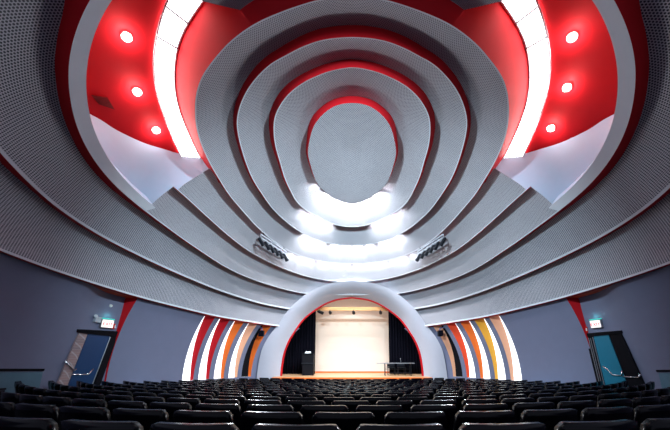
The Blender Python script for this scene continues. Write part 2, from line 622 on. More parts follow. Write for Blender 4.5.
# smooth strip round each cove and the cove itself
for s in (1, -1):
    rows, rev = [], []
    n = 110
    for i in range(n + 1):
        th = s * lerp(0, 106.5, i / n)
        a = abs(th)
        r1, r0 = OA(a), STRIP(a)
        r0 = min(r0, r1 - 0.5)
        rows.append([hit(*pix(th, lerp(r0, r1, j / 4)), 0.04 * (1 - j / 4)) for j in range(5)])
        p = rows[-1][0]
        nrm = Vector((p.x / PA ** 2, (p.y - YC) / PB ** 2, (p.z - ZC) / PC ** 2)).normalized()
        rev.append([p, p + nrm * (VOID + 0.1)])
    MB().grid(rows).build('cove_rim', M['plaster'], ceil, smooth=True)
    MB().grid(rev[:92]).build('cove_outer_wall', M['red'], ceil, smooth=True)
    MB().grid(rev[91:]).build('cove_outer_wall', M['panel'], ceil, smooth=True)
    # roof of the cove
    rows = []
    n = 90
    for i in range(n + 1):
        th = s * lerp(24, 124, i / n)
        a = abs(th)
        r0 = TIN(a) - 2
        r1 = STRIP(min(a, 100)) + 26
        rows.append([hit(*pix(th, lerp(r0, r1, j / 10)), VOID + 0.03) for j in range(11)])
    MB().grid(rows).build('cove_roof', M['red'], ceil, smooth=True)
    # pale sloping wall at the stage end of the cove
    top = [(82, 109.5), (89.3, 113.7), (101, 120), (117.3, 130.4), (142.7, 142.4), (163.6, 149), (180, 153.6), (199.4, 156), (206, 158)]
    bot = [(70, 112), (80, 130), (90, 152), (103, 172), (122, 192), (146, 214), (172, 205), (200, 192), (222, 184)]
    fr = []
    for (ut, vt), (ub, vb) in zip(top, bot):
        if s < 0:
            ut, ub = 2 * CU - ut, 2 * CU - ub
        a_, b_ = hit(ut, vt, VOID), hit(ub, vb, 0.34)
        fr.append([a_.lerp(b_, j / 6) for j in range(7)])
    # refine by a spline over the columns
    ref = []
    for i in range(len(fr) - 1):
        for k in range(6):
            t = k / 6
            p0, p1, p2, p3 = fr[max(i - 1, 0)], fr[i], fr[i + 1], fr[min(i + 2, len(fr) - 1)]
            ref.append([0.5 * ((2 * b) + (c - a) * t + (2 * a - 5 * b + 4 * c - d) * t * t + (3 * b - a - 3 * c + d) * t ** 3) for a, b, c, d in zip(p0, p1, p2, p3)])
    ref.append(fr[-1])
    MB().grid(ref).build('cove_end_panel', M['panel'], ceil, smooth=True)

# ------------------------------------------------------------------ walls
def wall_x(y, z, e=0.0):
    q = 1 - ((y - YC) / PB) ** 2 - ((z - ZC) / PC) ** 2
    return PA * math.sqrt(max(q, 0.0)) + e


def door_e(y, z):
    k = sstep(7.9, 9.1, y)
    return k * (0.06 + 0.34 * max(0.0, min(1.0, (z + 0.9) / 2.7)) ** 3.2)


NICHE = 9.56
_zt = []
for i in range(0, 121):
    th = lerp(88, 172, i / 120)
    p = riser_pt('D', th, 0.02)
    _zt.append((p.y, p.z))
_zt.sort()


def ztop(y):
    if y <= _zt[0][0]: return _zt[0][1] + 0.06
    for (a, b), (c, d) in zip(_zt, _zt[1:]):
        if a <= y <= c:
            return lerp(b, d, (y - a) / max(c - a, 1e-6)) + 0.06
    return _zt[-1][1] + 0.06


RAD = 11.0


def sag(x):
    x = min(abs(x), 10.0)
    return RAD - math.sqrt(RAD * RAD - x * x)


def drop(yr):
    yr = min(yr, 13.6)
    d = yr - 1.79
    if d < 0:
        return 0.374 + 0.1 * d
    return 0.374 + 0.1 * d - 0.00385 * d * d


SEATH = 0.82


def floor_z(x, y):
    return -(drop(y - sag(x)) + SEATH)


SLOTS = [(12.08, 12.50), (12.69, 13.10), (13.29, 13.67), (13.86, 14.20), (14.36, 14.72)]
YEND = 15.6


def wall_patch(s, y0, y1, ny, nz, efn=None, zb=None, zt=None):
    rows = []
    for i in range(ny + 1):
        y = lerp(y0, y1, i / ny)
        row = []
        x0 = wall_x(min(y, 15), -1.5)
        b = floor_z(x0, y) - 0.05 if zb is None else zb
        t_ = ztop(y) if zt is None else zt
        for j in range(nz + 1):
            z = lerp(b, t_, j / nz)
            row.append(Vector((s * wall_x(y, z, efn(y, z) if efn else 0.0), y, z)))
        rows.append(row)
    return rows


def backproject(u, v, efn, inset=0.0):
    """where the sight line through a photo point meets the (left or right) wall"""
    r = ray(u, v)
    lo, hi = 1.0, 20.0
    for _ in range(50):
        t = (lo + hi) / 2
        p = r * t
        if abs(p.x) < wall_x(p.y, p.z, (efn(p.y, p.z) if efn else 0.0) - inset):
            lo = t
        else:
            hi = t
    return r * lo


for s, side in ((-1, 'left'), (1, 'right')):
    wm = MB()
    wm.grid(wall_patch(s, -2.0, NICHE, 90, 30, door_e))
    wm.grid(wall_patch(s, NICHE, SLOTS[0][0], 30, 30))
    for (a, b), (c, d) in zip(SLOTS, SLOTS[1:]):
        wm.grid(wall_patch(s, b, c, 2, 30))
    wm.grid(wall_patch(s, SLOTS[-1][1], YEND, 8, 30))
    wo = tag(wm.build('wall_' + side, M['wall'], smooth=True), kind='structure')
    # sill under the window slots
    sl = MB()
    for (a, b) in SLOTS:
        rows = []
        for i in range(3):
            y = lerp(a, b, i / 2)
            zs = backproject(CU + s * 165, 379, None).z
            fz = floor_z(wall_x(y, -1.5), y) - 0.05
            rows.append([Vector((s * wall_x(y, lerp(fz, -1.02, j / 4)), y, lerp(fz, -1.02, j / 4))) for j in range(5)])
        sl.grid(rows)
    sl.build('sill_wall', M['wall'], wo, smooth=True)
    # red end face where the forward wall steps in beside the door
    rows = []
    fz = floor_z(7.6, NICHE) - 0.05
    for j in range(31):
        z = lerp(fz, ztop(NICHE), j / 30)
        rows.append([Vector((s * wall_x(NICHE, z), NICHE, z)), Vector((s * (wall_x(NICHE, z, door_e(NICHE, z)) + 0.01), NICHE, z))])
    MB().grid(rows).build('red_jamb', M['red'], wo)
    # red soffit closing the top of the door recess
    rows = []
    for i in range(21):
        y = lerp(7.9, NICHE, i / 20)
        z = ztop(y) - 0.05
        rows.append([Vector((s * (wall_x(y, z) - 0.02), y, z)), Vector((s * (wall_x(y, z, door_e(y, z)) + 0.02), y, z))])
    MB().grid(rows).build('red_soffit', M['redorange'], wo)

# tall window slots
slot_mats = {-1: ['red', 'red', 'orange', 'peach', 'orange'], 1: ['peach', 'yellow', 'orange', 'redorange', 'peach']}
wn = 0
for s in (-1, 1):
    for k, (a, b) in enumerate(SLOTS):
        wn += 1
        zb = -1.02
        root = tag(empty('window_%d' % wn, (s * wall_x(a, zb), (a + b) / 2, zb)), kind='structure')
        N = 24
        far, near, back, pane = [], [], [], []
        for j in range(N + 1):
            zt_ = ztop(b) + 0.0
            z = lerp(zb, zt_, j / N)
            dd = lerp(0.13, 0.46, ((z - zb) / (1.6 - zb)) ** 1.35) * (1.0 if k < 4 else 1.0)
            far.append([Vector((s * wall_x(b, z), b, z)), Vector((s * (wall_x(b, z) + dd + 0.05), b, z))])
            near.append([Vector((s * wall_x(a, z), a, z)), Vector((s * (wall_x(a, z) + dd + 0.05), a, z))])
            pane.append([Vector((s * (wall_x(lerp(a, b, q), z) + dd), lerp(a, b, q), z)) for q in (0, 0.5, 1)])
        jm = MB().grid(far)
        zt2 = ztop(b) - 0.01
        jm.add([Vector((s * (wall_x(a, zt2) - .02), a, zt2)), Vector((s * (wall_x(b, zt2) - .02), b, zt2)), Vector((s * (wall_x(b, zt2) + .5), b, zt2)), Vector((s * (wall_x(a, zt2) + .5), a, zt2))], [(0, 1, 2, 3)])
        jm.build('painted_reveal', M[slot_mats[s][k]], root)
        MB().grid(near).build('near_reveal', M['wall'], root)
        if k < 4:
            MB().grid(pane).build('pane', M['pane'], root)
            zz = zb + 0.10
            MB().tube([(s * (wall_x(a, zz) + 0.125), a, zz), (s * (wall_x(b, zz) + 0.125), b, zz)], 0.008, 6).build('transom', M['steel'], root)
        else:
            MB().grid(pane).build('dark_panel', M['black'], root)
            # slim lit pane along the near side
            lit = []
            for j in range(N + 1):
                z = lerp(zb, ztop(b), j / N)
                dd = lerp(0.10, 0.36, (z - zb) / (1.6 - zb))
                lit.append([Vector((s * (wall_x(a, z) + dd), lerp(a, b, q), z)) for q in (0.0, 0.3)])
            MB().grid(lit).build('pane', M['pane'], root)
        sb = MB()
        sb.add([(s * (wall_x(a, zb) - 0.01), a, zb), (s * (wall_x(b, zb) - 0.01), b, zb), (s * (wall_x(b, zb) + 0.3), b, zb), (s * (wall_x(a, zb) + 0.3), a, zb)], [(0, 1, 2, 3)])
        sb.build('sill', M['trimwhite'], root)

# ------------------------------------------------------------------ floor
rows = []
for i in range(61):
    y = lerp(-3.0, 16.0, i / 60)
    rows.append([Vector((x, y, floor_z(x, y))) for x in [lerp(-9.2, 9.2, j / 46) for j in range(47)]])
tag(MB().grid(rows).build('floor', M['carpet'], smooth=True), kind='structure')

# ------------------------------------------------------------------ proscenium
arch_out = [(256,384),(256.3,380),(257,374),(261,352),(267,339),(276.5,326.3),(289,309.3),(305.7,294.4),(320,286.7),(336,282.2),(352,281)]
arch_in = [(281,379),(281,375),(282,365),(284,354),(288.4,342),(295,331),(303,320),(318,308),(327,303),(337,299.5),(352,297.5)]


def respl(pts, n):
    out = []
    cum = [0]
    for p, q in zip(pts, pts[1:]):
        cum.append(cum[-1] + math.hypot(q[0] - p[0], q[1] - p[1]))
    fx, fy = pchip(cum, [p[0] for p in pts]), pchip(cum, [p[1] for p in pts])
    return [(fx(cum[-1] * i / n), fy(cum[-1] * i / n)) for i in range(n + 1)]


def mirror(pts):
    return pts + [(2 * CU - u, v) for u, v in pts[-2::-1]]


AO, AI = mirror(respl(arch_out, 60)), mirror(respl(arch_in, 60))
YIN = 15.35
zstage = at_y(352, 377.4, 14.45).z
front = tag(empty('wall_front', (0, YIN, zstage)), kind='structure')
rows = []
for o_, i_ in zip(AO, AI):
    p, q = hit(*o_, -0.12), at_y(*i_, YIN)
    row = []
    for j in range(9):
        t = j / 8
        x = p.lerp(q, t)
        x.y += -0.28 * math.sin(math.pi * t) * 0.6       # softly bulging face
        row.append(x)
    rows.append(row)
low = [[v.copy() for v in r] for r in (rows[0], rows[-1])]
fz = floor_z(4.5, 14.6)
for r in low:
    for v in r:
        v.z = fz
rows = [low[0]] + rows + [low[1]]
MB().grid(rows).build('arch_face', M['arch'], front, smooth=True)
# outer return of the arch back to the hall shell
ret = [[hit(*o_, -0.12), hit(*o_, 0.5) + Vector((0, 0.2, 0))] for o_ in AO]
MB().grid(ret).build('arch_return', M['arch'], front, smooth=True)
# red edge round the opening
tr = [at_y(*i_, YIN) for i_ in AI]
MB().tube([p + Vector((0, -0.005, 0)) for p in tr], 0.045, 8).build('red_edge', M['red'], front, smooth=True)
rv = [[p, p + Vector((0, 0.3, 0))] for p in tr]
MB().grid(rv).build('opening_reveal', M['red'], front, smooth=True)

# stage house: back wall, side walls, roof
YB = 18.2
bk = MB()
bk.add([(-6.5, YB, zstage - 0.1), (6.5, YB, zstage - 0.1), (6.5, YB, 4.4), (-6.5, YB, 4.4)], [(0, 1, 2, 3)])
tag(bk.build('wall_back', M['cream']), kind='structure')
for s, nme in ((-1, 'wall_stage_left'), (1, 'wall_stage_right')):
    tag(MB().add([(s * 6.5, YIN + .5, zstage - .1), (s * 6.5, YB, zstage - .1), (s * 6.5, YB, 4.4), (s * 6.5, YIN + .5, 4.4)], [(0, 1, 2, 3)]).build(nme, M['black']), kind='structure')
tag(MB().add([(-6.5, YIN + .5, 4.4), (6.5, YIN + .5, 4.4), (6.5, YB, 4.4), (-6.5, YB, 4.4)], [(0, 1, 2, 3)]).build('ceiling_stage', M['cream']), kind='structure')
tag(MB().box((-2.6, YB - 0.06, zstage), (2.6, YB - 0.004, zstage + 0.08)).build('baseboard_stage', M['orange']), kind='structure')

# stage platform
stage = tag(empty('stage_platform', (0, 14.45, floor_z(0, 14.45))), 'low wooden stage platform with an orange front edge under the white arch', 'stage')
xa = at_y(432, 377, 14.45).x
MB().box((-xa, 14.47, zstage - 0.10), (xa, 15.2, zstage)).box((-3.95, 15.2, zstage - 0.10), (3.95, YB - 0.01, zstage)).build('deck', M['wood'], stage)
MB().box((-xa - 0.01, 14.43, zstage - 0.075), (xa + 0.01, 14.475, zstage - 0.002), bev=0.006).build('front_edge', M['orange'], stage)
MB().box((-xa + 0.02, 14.5, floor_z(0, 14.6) - 0.03), (xa - 0.02, 14.6, zstage - 0.105)).build('front_panel', M['black'], stage)

# projection screen panel on the back wall (a seam line near its top)
scr = tag(empty('projection_screen', (0, YB - 0.1, zstage + 0.2)), 'large plain cream screen filling the back of the stage', 'screen')
sx = 2.42
ztop_s = at_y(352, 300, YB).z
MB().box((-sx, YB - 0.09, zstage + 0.085), (sx, YB - 0.002, at_y(352, 320, YB).z)).build('screen_fabric', M['cream'], scr)
MB().box((-sx, YB - 0.12, at_y(352, 320, YB).z - 0.01), (sx, YB - 0.002, at_y(352, 318.8, YB).z)).build('top_batten', M['cream'], scr)

# curtains: pleated
for s, lab in ((-1, 'black pleated stage curtain behind the lectern, left of the cream screen'), (1, 'black pleated stage curtain behind the table, right of the cream screen')):
    rows = []
    x_in, x_out = 2.06, 4.4
    n = 120
    zt_ = 3.4
    for i in range(n + 1):
        x = lerp(x_in, x_out, i / n)
        ph = i / n * 2 * math.pi * 15
        y = 16.85 + 0.07 * math.sin(ph)
        rows.append([Vector((s * (x + 0.0 * j), y + 0.02 * math.sin(ph * 0.5 + j), lerp(zstage + 0.02, zt_, j / 6))) for j in range(7)])
    o = MB().grid(rows).build('stage_curtain', M['velvet'], smooth=True)
    sm = o.modifiers.new('thickness', 'SOLIDIFY'); sm.thickness = 0.015
    tag(o, lab, 'curtain')

# tan beam across the opening with small spotlights
zb0, zb1 = at_y(352, 310.8, 16.0).z, at_y(352, 307.3, 16.0).z
beam = tag(empty('lighting_beam', (0, 16.0, zb0)), 'tan wooden beam across the top of the stage opening', 'beam')
MB().box((-1.98, 15.93, zb0), (1.98, 16.05, zb1), bev=0.01).build('beam_board', M['beam'], beam)
for u, lab in ((319.6, 'small dark spotlight at the far left end of the stage beam, tilted sideways'), (330, 'small dark spotlight hanging second from left on the stage beam'), (353.4, 'small dark spotlight hanging at the middle of the stage beam'), (380.4, 'small dark spotlight at the right end of the stage beam')):
    p = at_y(u, 312, 15.88)
    sp = tag(empty('stage_spotlight', (p.x, 15.93, zb0)), lab, 'spotlight', 'spotlights on the stage beam')
    MB().tube([(p.x, 15.93, zb0 + 0.04), (p.x, 15.88, zb0 - 0.0), (p.x, 15.88, zb0 - 0.06)], 0.015, 6).build('bracket', M['darkmetal'], sp)
    tl = 0.16 if u < 322 else 0.02
    MB().tube([(p.x - tl * .6, 15.80, p.z + 0.035), (p.x, 15.86, p.z), (p.x + tl, 15.98, p.z - 0.05)], [0.05, 0.075, 0.085], 12).build('lamp_housing', M['darkmetal'], sp, smooth=True)

# lectern
pz = at_y(308, 375, 15.9)
pl = at_y(302.2, 365, 15.9).x; pr = at_y(314.2, 365, 15.9).x
lec = tag(empty('lectern', ((pl + pr) / 2, 15.9, zstage)), 'black box lectern with papers on its top at the left of the stage', 'lectern')
h1 = at_y(308, 363.4, 15.9).z; h2 = at_y(308, 354.0, 15.9).z
MB().box((pl + 0.03, 15.72, zstage), (pr - 0.02, 16.1, h1 - 0.02), bev=0.01).build('base_cabinet', M['black'], lec)
MB().box((pl - 0.01, 15.68, h1 - 0.02), (pr + 0.01, 16.12, h1 + 0.03), bev=0.008).build('shelf', M['darkmetal'], lec)
mb = MB()
mb.prism([(pl + 0.02, 15.70, h1 + 0.03), (pl + 0.02, 16.1, h1 + 0.03), (pl + 0.02, 16.1, h2 - 0.05), (pl + 0.02, 15.70, h2)], (1, 0, 0), pr - pl - 0.03)
mb.build('upper_cabinet', M['black'], lec)
MB().box((pl - 0.0, 15.66, h2), (pr + 0.015, 16.13, h2 + 0.035), bev=0.008).build('reading_top', M['black'], lec)
pp = tag(MB().box((-0.15, -0.1, 0), (0.15, 0.1, 0.035)).box((-0.14, 0.06, 0.03), (0.14, 0.09, 0.12), Matrix.Rotation(-0.35, 4, 'X')).build('paper_stack', M['paper'], origin=(0, 0, 0)), 'white papers propped on top of the black lectern', 'papers')
pp.location = Vector(((pl + pr) / 2 - 0.02, 15.9, h2 + 0.038 + CZ))

# long table on the right of the stage
ty = 15.72
tl, tr_ = at_y(376.5, 363, ty).x, at_y(414, 363, ty).x
tz = at_y(395, 362.8, ty).z
tb = tag(empty('folding_table', ((tl + tr_) / 2, ty, zstage)), 'long narrow grey topped table on thin legs at the right of the stage', 'table')
MB().box((tl, ty - 0.22, tz - 0.035), (tr_, ty + 0.22, tz), bev=0.006).build('tabletop', M['steel'], tb)
for x in (lerp(tl, tr_, 0.22), lerp(tl, tr_, 0.9)):
    for y in (ty - 0.17, ty + 0.17):
        MB().tube([(x, y, zstage + 0.02), (x, y, tz - 0.035)], 0.014, 6).build('leg', M['darkmetal'], tb)
    MB().tube([(x, ty - 0.24, zstage + 0.02), (x, ty + 0.24, zstage + 0.02)], 0.018, 6).build('foot', M['darkmetal'], tb)
MB().tube([(lerp(tl, tr_, 0.22), ty + 0.17, zstage + 0.32), (lerp(tl, tr_, 0.9), ty + 0.17, zstage + 0.32)], 0.014, 6).build('stretcher', M['darkmetal'], tb)
MB().tube([(lerp(tl, tr_, 0.22), ty - 0.17, zstage + 0.15), (lerp(tl, tr_, 0.9), ty - 0.17, zstage + 0.15)], 0.012, 6).build('stretcher', M['darkmetal'], tb)
mx = at_y(400.8, 360, ty).x
mic = tag(empty('table_microphone', (mx, ty, tz)), 'tiny desk microphone standing on the long stage table', 'microphone')
MB().tube([(mx, ty, tz), (mx, ty, tz + 0.02)], [0.06, 0.05], 10).build('base', M['darkmetal'], mic)
MB().tube([(mx, ty, tz + 0.02), (mx, ty, tz + 0.12), (mx - 0.01, ty + 0.03, tz + 0.18)], 0.008, 6).build('gooseneck', M['steel'], mic)
MB().tube([(mx - 0.01, ty + 0.03, tz + 0.18), (mx - 0.015, ty + 0.05, tz + 0.23)], 0.02, 8).build('head', M['steel'], mic)
# dark chairs tucked behind the table
for cx, lab in ((lerp(tl, tr_, 0.42), 'dark low backed chair behind the stage table, nearer the screen'), (lerp(tl, tr_, 0.70), 'dark low backed chair behind the stage table, nearer the arch')):
    ch = tag(empty('chair', (cx, ty + 0.42, zstage)), lab, 'chair', 'chairs behind the stage table')
    y0 = ty + 0.2 + 0.08
    MB().box((cx - .2, y0, zstage + .36), (cx + .2, y0 + .36, zstage + .41), bev=.01).build('seat', M['darkmetal'], ch)
    MB().box((cx - .2, y0 + .35, zstage + .42), (cx + .2, y0 + .38, zstage + .58), bev=.01).build('backrest', M['darkmetal'], ch)
    for dx in (-.18, .18):
        for dy in (.02, .35):
            MB().tube([(cx + dx, y0 + dy, zstage), (cx + dx, y0 + dy, zstage + (.36 if dy < .1 else .46))], .012, 6).build('leg', M['darkmetal'], ch)

# ------------------------------------------------------------------ cove lighting panels, downlights
for s, sd in ((1, 'left'), (-1, 'right')):
    tr0 = tag(empty('light_trough', hit(*pix(s * 62, TIN(62)), VOID - 0.1)), 'curved luminous light trough in the red %s ceiling cove' % sd, 'light trough', 'luminous ceiling troughs')
    # seams at the photo's thin joint lines
    sm1 = (polar((168, 8))[0] + polar((186, 22))[0]) / 2
    sm2 = (polar((160, 38))[0] + polar((176, 48))[0]) / 2
    cuts = [26, sm1, sm2, 112]
    for sm_ in (sm1, sm2):
        MB().tube([hit(*pix(s * sm_, lerp(TIN(sm_), TOUT(sm_), q / 4)), VOID - 0.06) for q in range(5)], 0.02, 6).build('seam_bar', M['steel'], tr0)
    for a0, a1 in zip(cuts, cuts[1:]):
        rows = []
        n = 40
        for i in range(n + 1):
            th = lerp(a0 + 0.03, a1 - 0.03, i / n)
            rows.append([hit(*pix(s * th, lerp(TIN(th) + 0.8, TOUT(th), j / 4)), VOID - 0.03) for j in range(5)])
        MB().grid(rows).build('diffuser_panel', M['trough'], tr0, smooth=True)
    # slim pale frame of the trough
    for fc, off in ((TIN, 0.4), (TOUT, 0.3)):
        pts = [hit(*pix(s * lerp(26, 112, i / 60), fc(lerp(26, 112, i / 60)) + off), VOID - 0.03) for i in range(61)]
        MB().tube(pts, 0.02, 6).build('frame_edge', M['plaster'], tr0, smooth=True)
    dl = ((126.5, 36.5), (137, 91.5), (156, 130)) if s > 0 else ((572.3, 36.8), (567, 87.3), (551, 128))
    for (u, v), pos in zip(dl, ('nearest the camera', 'middle one of three', 'lowest, nearest the pale end panel')):
        p = hit(u, v, VOID + 0.01)
        nrm = -Vector((p.x / PA ** 2, (p.y - YC) / PB ** 2, (p.z - ZC) / PC ** 2)).normalized()
        d = tag(empty('downlight', p), 'round glowing downlight in the %s red cove, %s' % (sd, pos), 'downlight', 'downlights in the red coves')
        a = nrm.orthogonal().normalized(); b = nrm.cross(a)
        ring = []
        for rr, hh in ((0.10, 0.0), (0.10, 0.015), (0.085, 0.02), (0.075, 0.01)):
            ring.append([p + nrm * hh + (a * math.cos(2 * math.pi * k / 20) + b * math.sin(2 * math.pi * k / 20)) * rr for k in range(20)])
        MB().grid(ring, closed=True).build('trim_ring', M['trimwhite'], d, smooth=True)
        MB().add([p + nrm * 0.011 + (a * math.cos(2 * math.pi * k / 20) + b * math.sin(2 * math.pi * k / 20)) * 0.078 for k in range(20)], [tuple(range(20))]).build('lens', M['lens'], d)
        lo = lamp('downlight_lamp', 'POINT', p + nrm * 0.12, (0, 0, 0), 15, (1, 0.86, 0.80), shadow_soft_size=0.05)
# dark access hatch in the left cove
hq = [(91.3, 95), (107.3, 97.4), (114.2, 108.8), (98.5, 103.4)]
hv = [hit(u, v, VOID + 0.02) for u, v in hq]
hn = -Vector((hv[0].x / PA ** 2, (hv[0].y - YC) / PB ** 2, (hv[0].z - ZC) / PC ** 2)).normalized()
hat = tag(empty('air_grille', hv[0]), 'dark red diamond shaped grille beside the downlights in the left cove', 'grille')
MB().prism(hv, hn, 0.03).build('grille_plate', M['vent'], hat)
# slats
sb = MB()
for k in range(1, 6):
    t = k / 6
    sb.tube([hv[0].lerp(hv[3], t) + hn * 0.032, hv[1].lerp(hv[2], t) + hn * 0.032], 0.006, 5)
sb.build('slats', M['vent'], hat)

# hidden cove lamps behind the lips of the inner rings, over the stage side
def cove(k, nxt, spans, power):
    for (t0, t1) in spans:
        for s in (1, -1):
            if t0 >= 179.9 and s < 0: continue
            tm = (t0 + t1) / 2
            th = s * tm
            f = LIPS[k][0]
            u, v = pix(th, f(tm) - 1.5)
            p = hit(u, v, 0.17)
            g = LIPS[nxt][0]
            q = hit(*pix(th, g(tm)), -0.22)
            e0, e1 = lip_pt(k, s * t0), lip_pt(k, s * t1)
            ln = (e1 - e0).length
            o = lamp('cove_lamp', 'AREA', p, q, power * ln, (0.95, 0.98, 1.0), shape='RECTANGLE', size=ln * 0.85, size_y=0.06, spread=math.radians(125))
            # long side along the lip
            d = (q - p).normalized()
            x = (e1 - e0).normalized()
            x = (x - d * x.dot(d)).normalized()
            z = -d
            y = z.cross(x)
            o.rotation_euler = Matrix((x, y, z)).transposed().to_euler()


cove('0', '1', [(136, 146), (147, 158), (159, 169), (170, 179)], 52)
cove('1', '2', [(138.5, 145), (145.5, 152), (153, 159), (160, 165.5)], 40)
cove('2', '3', [(151, 155.5), (156.5, 161), (162, 164.5), (168, 172), (174, 179.5)], 40)
cove('3', 'B', [(149.5, 152), (154, 157.5), (158.5, 161.5), (163.5, 166), (167, 170), (171.5, 174), (175.5, 179)], 27)

# ------------------------------------------------------------------ track lights under ring 3
for s, sd in ((1, 'left'), (-1, 'right')):
    def mp(u, v, d):
        return hit(u if s > 0 else 2 * CU - u, v, d)
    a, b = mp(260.5, 237.5, -0.22), mp(286, 254.5, -0.22)
    ax = (b - a).normalized()
    rt = tag(empty('lighting_rail', (a + b) / 2), 'grey rail with a row of six dark spotlights under the %s ceiling ring' % sd, 'lighting rail', 'spotlight rails under the ceiling ring')
    upv = Vector((0, 0, 1))
    rl = MB().tube([a, b], 0.035, 8).tube([a + upv * 0.13, b + upv * 0.13], 0.03, 8)
    for t in (0, .2, .4, .6, .8, 1):
        q = a.lerp(b, t)
        rl.tube([q, q + upv * 0.13], 0.014, 6)
    rl.build('rail', M['railgrey'], rt)
    for t in (0.1, 0.9):
        q = a.lerp(b, t)
        MB().tube([q + upv * 0.13, q + upv * 0.42 + Vector((0, 0.05, 0))], 0.014, 6).build('hanger', M['darkmetal'], rt)
    dirn = Vector((s * 0.35, 0.75, -0.62)).normalized()
    for t in (0.02, 0.24, 0.42, 0.6, 0.78, 0.97):
        q = a.lerp(b, t) + Vector((0, 0.02, -0.14))
        can = MB().tube([q - dirn * 0.17, q - dirn * 0.15, q + dirn * 0.08, q + dirn * 0.16], [0.04, 0.065, 0.07, 0.085], 12)
        can.tube([q, q + upv * 0.14], 0.015, 6)
        can.build('spotlight', M['darkmetal'], rt, smooth=False)

# ------------------------------------------------------------------ loudspeakers by the arch
for s, sd in ((-1, 'left'), (1, 'right')):
    u0, u1 = (258.2, 263.6) if s < 0 else (438.6, 443.4)
    yy = 14.25
    pa, pb = at_y(u0, 336.3, yy), at_y(u1, 330.3, yy)
    cx = (pa.x + pb.x) / 2
    spk = tag(empty('loudspeaker', (cx, yy, pa.z)), 'small black box loudspeaker on a bracket in the %s slot next to the arch' % sd, 'loudspeaker', 'loudspeakers beside the arch')
    MB().box((min(pa.x, pb.x), yy, pa.z), (max(pa.x, pb.x), yy + 0.2, pb.z), bev=0.015).build('cabinet', M['black'], spk)
    MB().box((min(pa.x, pb.x) + 0.02, yy - 0.008, pa.z + 0.02), (max(pa.x, pb.x) - 0.02, yy, pb.z - 0.02)).build('grille', M['velvet'], spk)
    MB().tube([(cx, yy + 0.15, pb.z - 0.02), (cx, yy + 0.15, pb.z + 0.12), (cx + s * 0.3, yy + 0.25, pb.z + 0.16)], 0.03, 8).build('bracket', M['navy'], spk)

# ------------------------------------------------------------------ exit doors
def quad(pts, efn, inset):
    return [backproject(u, v, efn, inset) for u, v in pts]


def inward(q):
    n = (q[1] - q[0]).cross(q[3] - q[0]).normalized()
    c = sum(q, Vector()) / 4
    if n.dot(-c) < 0:
        n = -n
    return n


dn = 0
for s in (-1, 1):
    dn += 1
    if s < 0:
        rv_ = [(79.6, 332), (88, 333), (63, 400), (51, 400)]
        lf = [(88.2, 334), (110, 336), (85, 405), (61, 405)]
        fr_side = [(110.6, 336), (117.4, 336.5), (91, 412), (85.4, 412)]
        hd = [(78.5, 329.6), (118, 331.6), (117, 337.0), (78.0, 332.4)]
        bars = [[(65.2, 361), (70, 366.5), (74, 370.8), (76.3, 368.6)], [(72.5, 374.4), (81, 374.6), (88.2, 374.4), (93.2, 368.6)]]
    else:
        rv_ = [(608, 332.5), (620, 331.5), (651, 400), (633, 400)]
        lf = [(593.4, 336), (608, 334.5), (633, 400), (609, 400)]
        fr_side = [(585.6, 337), (593, 336.3), (608.5, 400), (601, 400)]
        hd = [(584.8, 333.6), (620.5, 330.6), (621.5, 333.4), (585.4, 337)]
        bars = [[(603, 366), (607.6, 369.6), (612.7, 375), (621.6, 375.6), (622, 371)], [(622.5, 376.4), (630, 377), (638.6, 377.6), (640, 374)]]
    q = quad(rv_, door_e, 0.03)
    c = sum(q, Vector()) / 4
    dr = tag(empty('door_%d' % dn, (c.x, c.y, floor_z(abs(c.x), c.y))), kind='structure')
    MB().prism(q, -inward(q), 0.05).build('brick_reveal' if s < 0 else 'shaded_opening', M['brick'] if s < 0 else M['black'], dr)  # on the right a black slab stands for the shade in the opening
    q = quad(lf, door_e, 0.05)
    MB().prism(q, -inward(q), 0.05).build('leaf', M['bluedoor'] if s < 0 else M['litdoor'], dr)
    q = quad(fr_side, door_e, 0.05)
    nn = inward(q)
    MB().prism(q, -nn, 0.06).build('frame_side', M['black'], dr)
    sb = MB()
    e0 = [backproject(u, v, door_e, 0.065) for u, v in (((110.3, 337), (85, 404)) if s < 0 else ((592.6, 337), (608, 400)))]
    sb.tube(e0, 0.012, 6)
    if s > 0:
        sb.tube([backproject(u, v, door_e, 0.06) for u, v in ((588.6, 338), (603.4, 400))], 0.012, 6)
        sb.tube([backproject(u, v, door_e, 0.06) for u, v in ((590.4, 338), (605.5, 400))], 0.010, 6)
    sb.build('edge_strip', M['steel'], dr)
    q = quad(hd, door_e, 0.06)
    MB().prism(q, -inward(q), 0.07).build('frame_head', M['black'], dr)
    for bpts in bars:
        pts = [backproject(u, v, door_e, 0.12) for u, v in bpts]
        MB().tube(pts, 0.022, 8).build('push_bar', M['chrome'], dr, smooth=True)

# exit signs and small wall devices
def frame_at(u, v, inset=0.0, efn=door_e):
    p = backproject(u, v, efn, inset)
    q1 = backproject(u + 3, v, efn, inset); q2 = backproject(u, v - 3, efn, inset)
    x = (q1 - p).normalized(); n = x.cross(q2 - p).normalized()
    if n.dot(-p) < 0: n = -n
    x = Vector((x.x, x.y, 0)).normalized()
    z = Vector((0, 0, 1)); z = (z - n * z.dot(n)).normalized()
    x = z.cross(n) * -1
    if x.dot(q1 - p) < 0: x = -x
    Mx = Matrix((x, -n, z)).transposed().to_4x4()       # local: x right, -y towards the hall, z up
    Mx.translation = p
    return Mx


